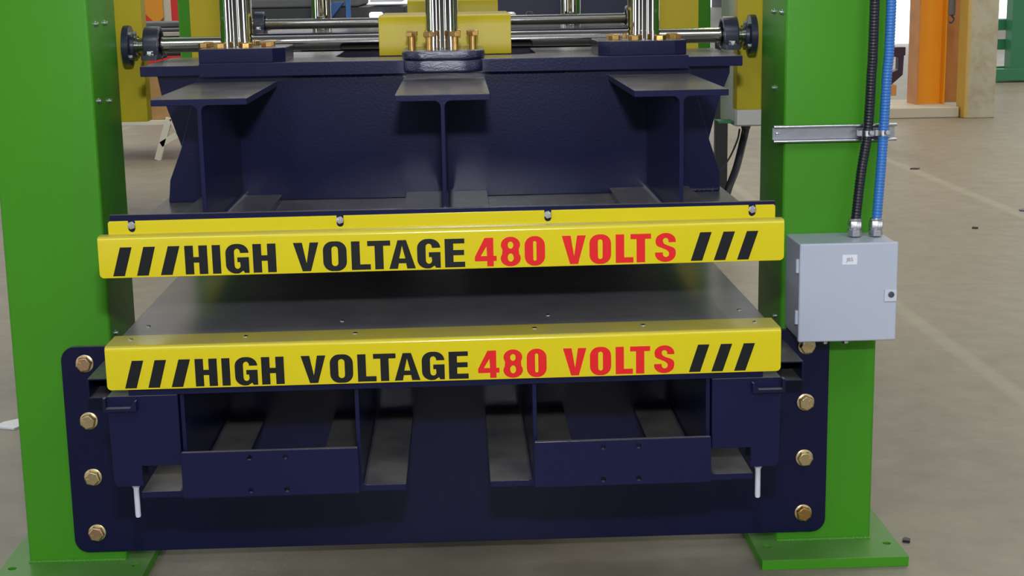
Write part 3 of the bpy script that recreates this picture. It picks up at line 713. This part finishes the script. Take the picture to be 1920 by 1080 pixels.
bm = bmesh.new(); prism(bm, [(-.20, .43), (.0, .43), (.08, .50), (.085, .64), (.095, .64), (.095, .70), (.0, .70), (.0, .63), (.045, .63), (.045, .54), (.0, .52), (-.20, .52)], 'Y', -.04, .04); finish('arm', bm, 'maroon', hk, .004)
box('arm_post', (-.16, -.03, -.05, .05, 0, 2.2), 'maroon', hk, .004); box('arm_foot', (-.02, .035, -.05, .05, .35, .429), 'worn_orange', hk, .004)
tr = root('green_trestle', 'dark green welded steel trestle frame far on the right', 'frame', None, (6.4, 14.2, 0))
box('post', (-.09, .10, -.10, .10, .14, 2.6), 'trestle_green', tr, .005)
for z in (.0, .33, .55, .95): box('cross_rail', (-.45, 1.2, .11, .20, z+.02, z+.14 if z else .16), 'trestle_green', tr, .004)
box('cross_rail', (-.45, 1.2, -.25, -.101, .02, .15), 'trestle_green', tr, .004)
box('post', (1.05, 1.2, -.10, .10, .14, 2.6), 'trestle_green', tr, .005)
gd = box('daylight_gate', (7.0, 8.3, 24, 24.1, .0, 3.6), 'daylight', None, 0); gd.name = 'door_2'; struct(gd)
bm = bmesh.new(); bx(bm, 8.6, 13, 21, 21.1, .5, 3.5); struct(finish('window_1', bm, 'daylight'))
bx_ = box('yellow_post', (7.05, 7.20, 16, 16.15, 0, 2.4), 'yellow_deep'); tag(bx_, 'slim yellow post beyond the green trestle frame', 'post')

# ------------------------------------------------------------------ far background, left and centre
tbl = root('work_table', 'white topped work table with white legs behind the left column', 'table', None, (-2.5, 8.1, 0))
box('table_top', (-.9, .62, -.25, .6, .250, .285), 'white_paint', tbl, .003)
bm = bmesh.new()
def bar(bm, p, q, w=.03):
    p, q = Vector(p), Vector(q); d = (q-p).normalized(); a = d.cross(Vector((0, 1, 0))).normalized()*w/2; b = Vector((0, 1, 0))*w/2
    A = [bm.verts.new(p+s*a+t*b) for s, t in ((-1,-1),(1,-1),(1,1),(-1,1))]; B = [bm.verts.new(q+s*a+t*b) for s, t in ((-1,-1),(1,-1),(1,1),(-1,1))]
    bm.faces.new(A); bm.faces.new(B[::-1])
    for i in range(4): bm.faces.new((A[i], A[(i+1)%4], B[(i+1)%4], B[i]))
bm.free()
for a, b in (((.37, -.23, 0), (.47, -.23, .30)), ((.62, -.23, 0), (.49, -.23, .30)), ((.40, -.23, .11), (.54, -.23, .19))):
    bm = bmesh.new(); bar(bm, a, b, .045); finish('leg', bm, 'white_paint', tbl, .003)
cr_ = box('strand_board_crate', (-2.75, -1.93, 7.9, 8.5, .286, .62), 'osb', None, .004); tag(cr_, 'brown strand board crate standing on the white topped table', 'crate')
ch = root('orange_chute', 'bright orange machine hopper far behind at upper left', 'hopper', None, (-1.74, 6.2, .95))
bm = bmesh.new(); prism(bm, [(-.06, .25), (-.06, .11), (.0, .05), (.045, .09), (.045, .25)], 'Y', -.1, .1); finish('hopper_body', bm, 'orange', ch, .003)
bm = bmesh.new(); prism(bm, [(.046, .25), (.046, .0), (.055, .0), (.055, .25)], 'Y', -.1, .1); finish('hopper_edge', bm, 'pale', ch, .001)
rd = box('red_cabinet', (-3.55, -2.95, 14, 14.5, 0, 1.7), 'red', None, .004); tag(rd, 'red cabinet far behind between the left yellow channels', 'cabinet')
bd = root('conveyor_bed', 'dark steel conveyor bed with a pale strip at upper left', 'conveyor', None, (-1.6, 5.4, 0))
box('bed', (-.6, .8, -.3, .5, .86, 1.00), 'machine_black', bd, .01); box('guide_strip', (-.12, .5, -.34, -.301, .965, .985), 'pale', bd, .002); box('roller_cover', (-.25, .5, .0, .3, 1.001, 1.03), 'rough_grey', bd, .01)
for x in (-.5, .7): box('leg', (x-.05, x+.05, -.2, .3, 0, .86), 'machine_black', bd, .004)
jar = root('clamp_post', 'short clamp post with bright cap on the dark conveyor bed', 'clamp', None, (-1.44, 5.3, 1.03))
bm = bmesh.new(); lathe(bm, [(.012, 0), (.012, .035)], (0, 0, 0), 'Z', 12); finish('post', bm, 'steel', jar)
bm = bmesh.new(); lathe(bm, [(.016, .035), (.018, .045), (.010, .06)], (0, 0, 0), 'Z', 12); finish('cap', bm, 'silver', jar)
ms = root('machine_bed', 'black machine bed with rough grey top behind the left rods', 'machine', None, (-.6, 4.2, 0))
box('body', (-.42, .40, -.2, .6, 0, 1.115), 'machine_black', ms, .006); box('rough_top', (-.42, .19, -.19, .6, 1.1155, 1.16), 'rough_grey', ms, .012)
wt = box('white_tray', (-.36, -.215, 4.02, 4.5, 1.1355, 1.15), 'white_label'); tag(wt, 'white tray lying on top of the black machine bed', 'tray')
wl = root('work_light', 'small lit white work lamp left of the yellow guard', 'lamp', None, (-.332, 3.97, 1.078))
bm = bmesh.new(); prism(bm, rrect(-.031, .031, -.013, .013, .010), 'Y', 0, .02); finish('lit_panel', bm, 'lamp_white', wl)  # glowing panel made up in place of a bright window gap
box('lamp_bracket', (-.008, .008, .0205, .03, -.06, .012), 'machine_black', wl, .001)
bc = bmesh.new(); prism(bc, [(-.66, .98), (-.52, 1.14), (-.47, 1.14), (-.60, .98)], 'Y', 3.9, 3.95); tag(finish('blue_brace', bc, 'blue_paint', None, .003), 'blue diagonal brace behind the rear left rod', 'brace')
bm = bmesh.new(); tube(bm, [(-.432, 3.6, .3), (-.432, 3.6, 1.8)], .011, 12); tag(finish('blue_hose', bm, 'blue_rubber'), 'blue hose rising just right of the rear left rod', 'hose')
bn = root('work_bench', 'long dark bench covered with shop clutter behind the rods', 'bench', None, (.45, 5.0, 0))
box('bench_top', (-.62, 1.0, -.6, .5, .93, .98), 'rough_grey', bn, .004)
for x in (-.57, .9):
    for y in (-.5, .4): box('leg', (x-.03, x+.03, y-.03, y+.03, 0, .93), 'machine_black', bn, .003)
random.seed(11)
labs = ['red', 'silver', 'black', 'white', 'orange', 'grey']
cl_items = [(.30, 4.55, .05, .09, 'silver', 'bright metal cylinder on the bench right of the yellow guard', 1), (.36, 4.6, .025, .07, 'white_paint', 'white jar on the bench beside the metal cylinder', 1),
            (.40, 4.6, .03, .09, 'machine_black', 'black pot on the bench beside the white jar', 1), (.70, 4.6, .05, .05, 'machine_black', 'black lump of tooling on the bench right of the rear rod', 1),
            (.90, 4.8, .03, .06, 'orange', 'small orange box at the right end of the bench', 0), (.98, 4.8, .05, .06, 'red', 'small red box at the right end of the bench', 0),
            (-.1, 4.6, .05, .06, 'silver', 'bright sheet metal box on the bench left of the guard', 0)]
for x, y, w, h, mt, lab, rnd in cl_items:
    bm = bmesh.new()
    if rnd: lathe(bm, [(w*.55, .98), (w*.6, .985), (w*.6, .98+h*.9), (w*.4, .98+h)], (x, y, 0), 'Z', 16)
    else: bx(bm, x-w/2, x+w/2, y, y+w, .981, .98+h)
    tag(finish('bench_jar' if rnd else 'bench_box', bm, mt, None, .002), lab, 'jar' if rnd else 'box')
dm = root('dark_machine', 'large dark violet machine housing far behind the right rods', 'machine', None, (1.2, 8, 0))
box('housing', (-1.2, .6, -.3, 1.0, .0, 3.0), 'navy_dark', dm, .01); box('side_panel', (-1.201, -1.19, -.25, .9, .2, 2.6), 'machine_black', dm, .002)
wd = bmesh.new(); bx(wd, -1.0, -.15, 9.5, 9.6, 1.05, 1.35); struct(finish('window_2', wd, 'daylight'))

# ------------------------------------------------------------------ scraps on the floor
def scrap(x, y, sx, sy, mat, lab, rot=0):
    bm = bmesh.new(); prism(bm, [(-sx, -sy*.5), (sx*.4, -sy), (sx, sy*.2), (sx*.1, sy), (-sx*.7, sy*.4)], 'Z', 0, .006)
    o = finish('floor_scrap', bm, mat, None, .001); o.location = (x, y, .0); o.rotation_euler = (0, 0, rot); tag(o, lab, 'scrap')
scrap(2.936, 6.458, .035, .03, 'crumb', 'dark curled scrap lying on the floor, farthest of the scraps')
scrap(2.54, 4.14, .018, .022, 'crumb', 'small brown crumb on the floor right of the junction box')
scrap(.995, .03, .010, .013, 'black_rubber', 'tiny black scrap beside the right column base plate')
scrap(-1.262, 1.13, .045, .05, 'white_label', 'crumpled white scrap on the floor left of the left column')
scrap(2.975, 4.66, .03, .04, 'dark_grey', 'purple grey patch scrap on the floor at the right frame edge')
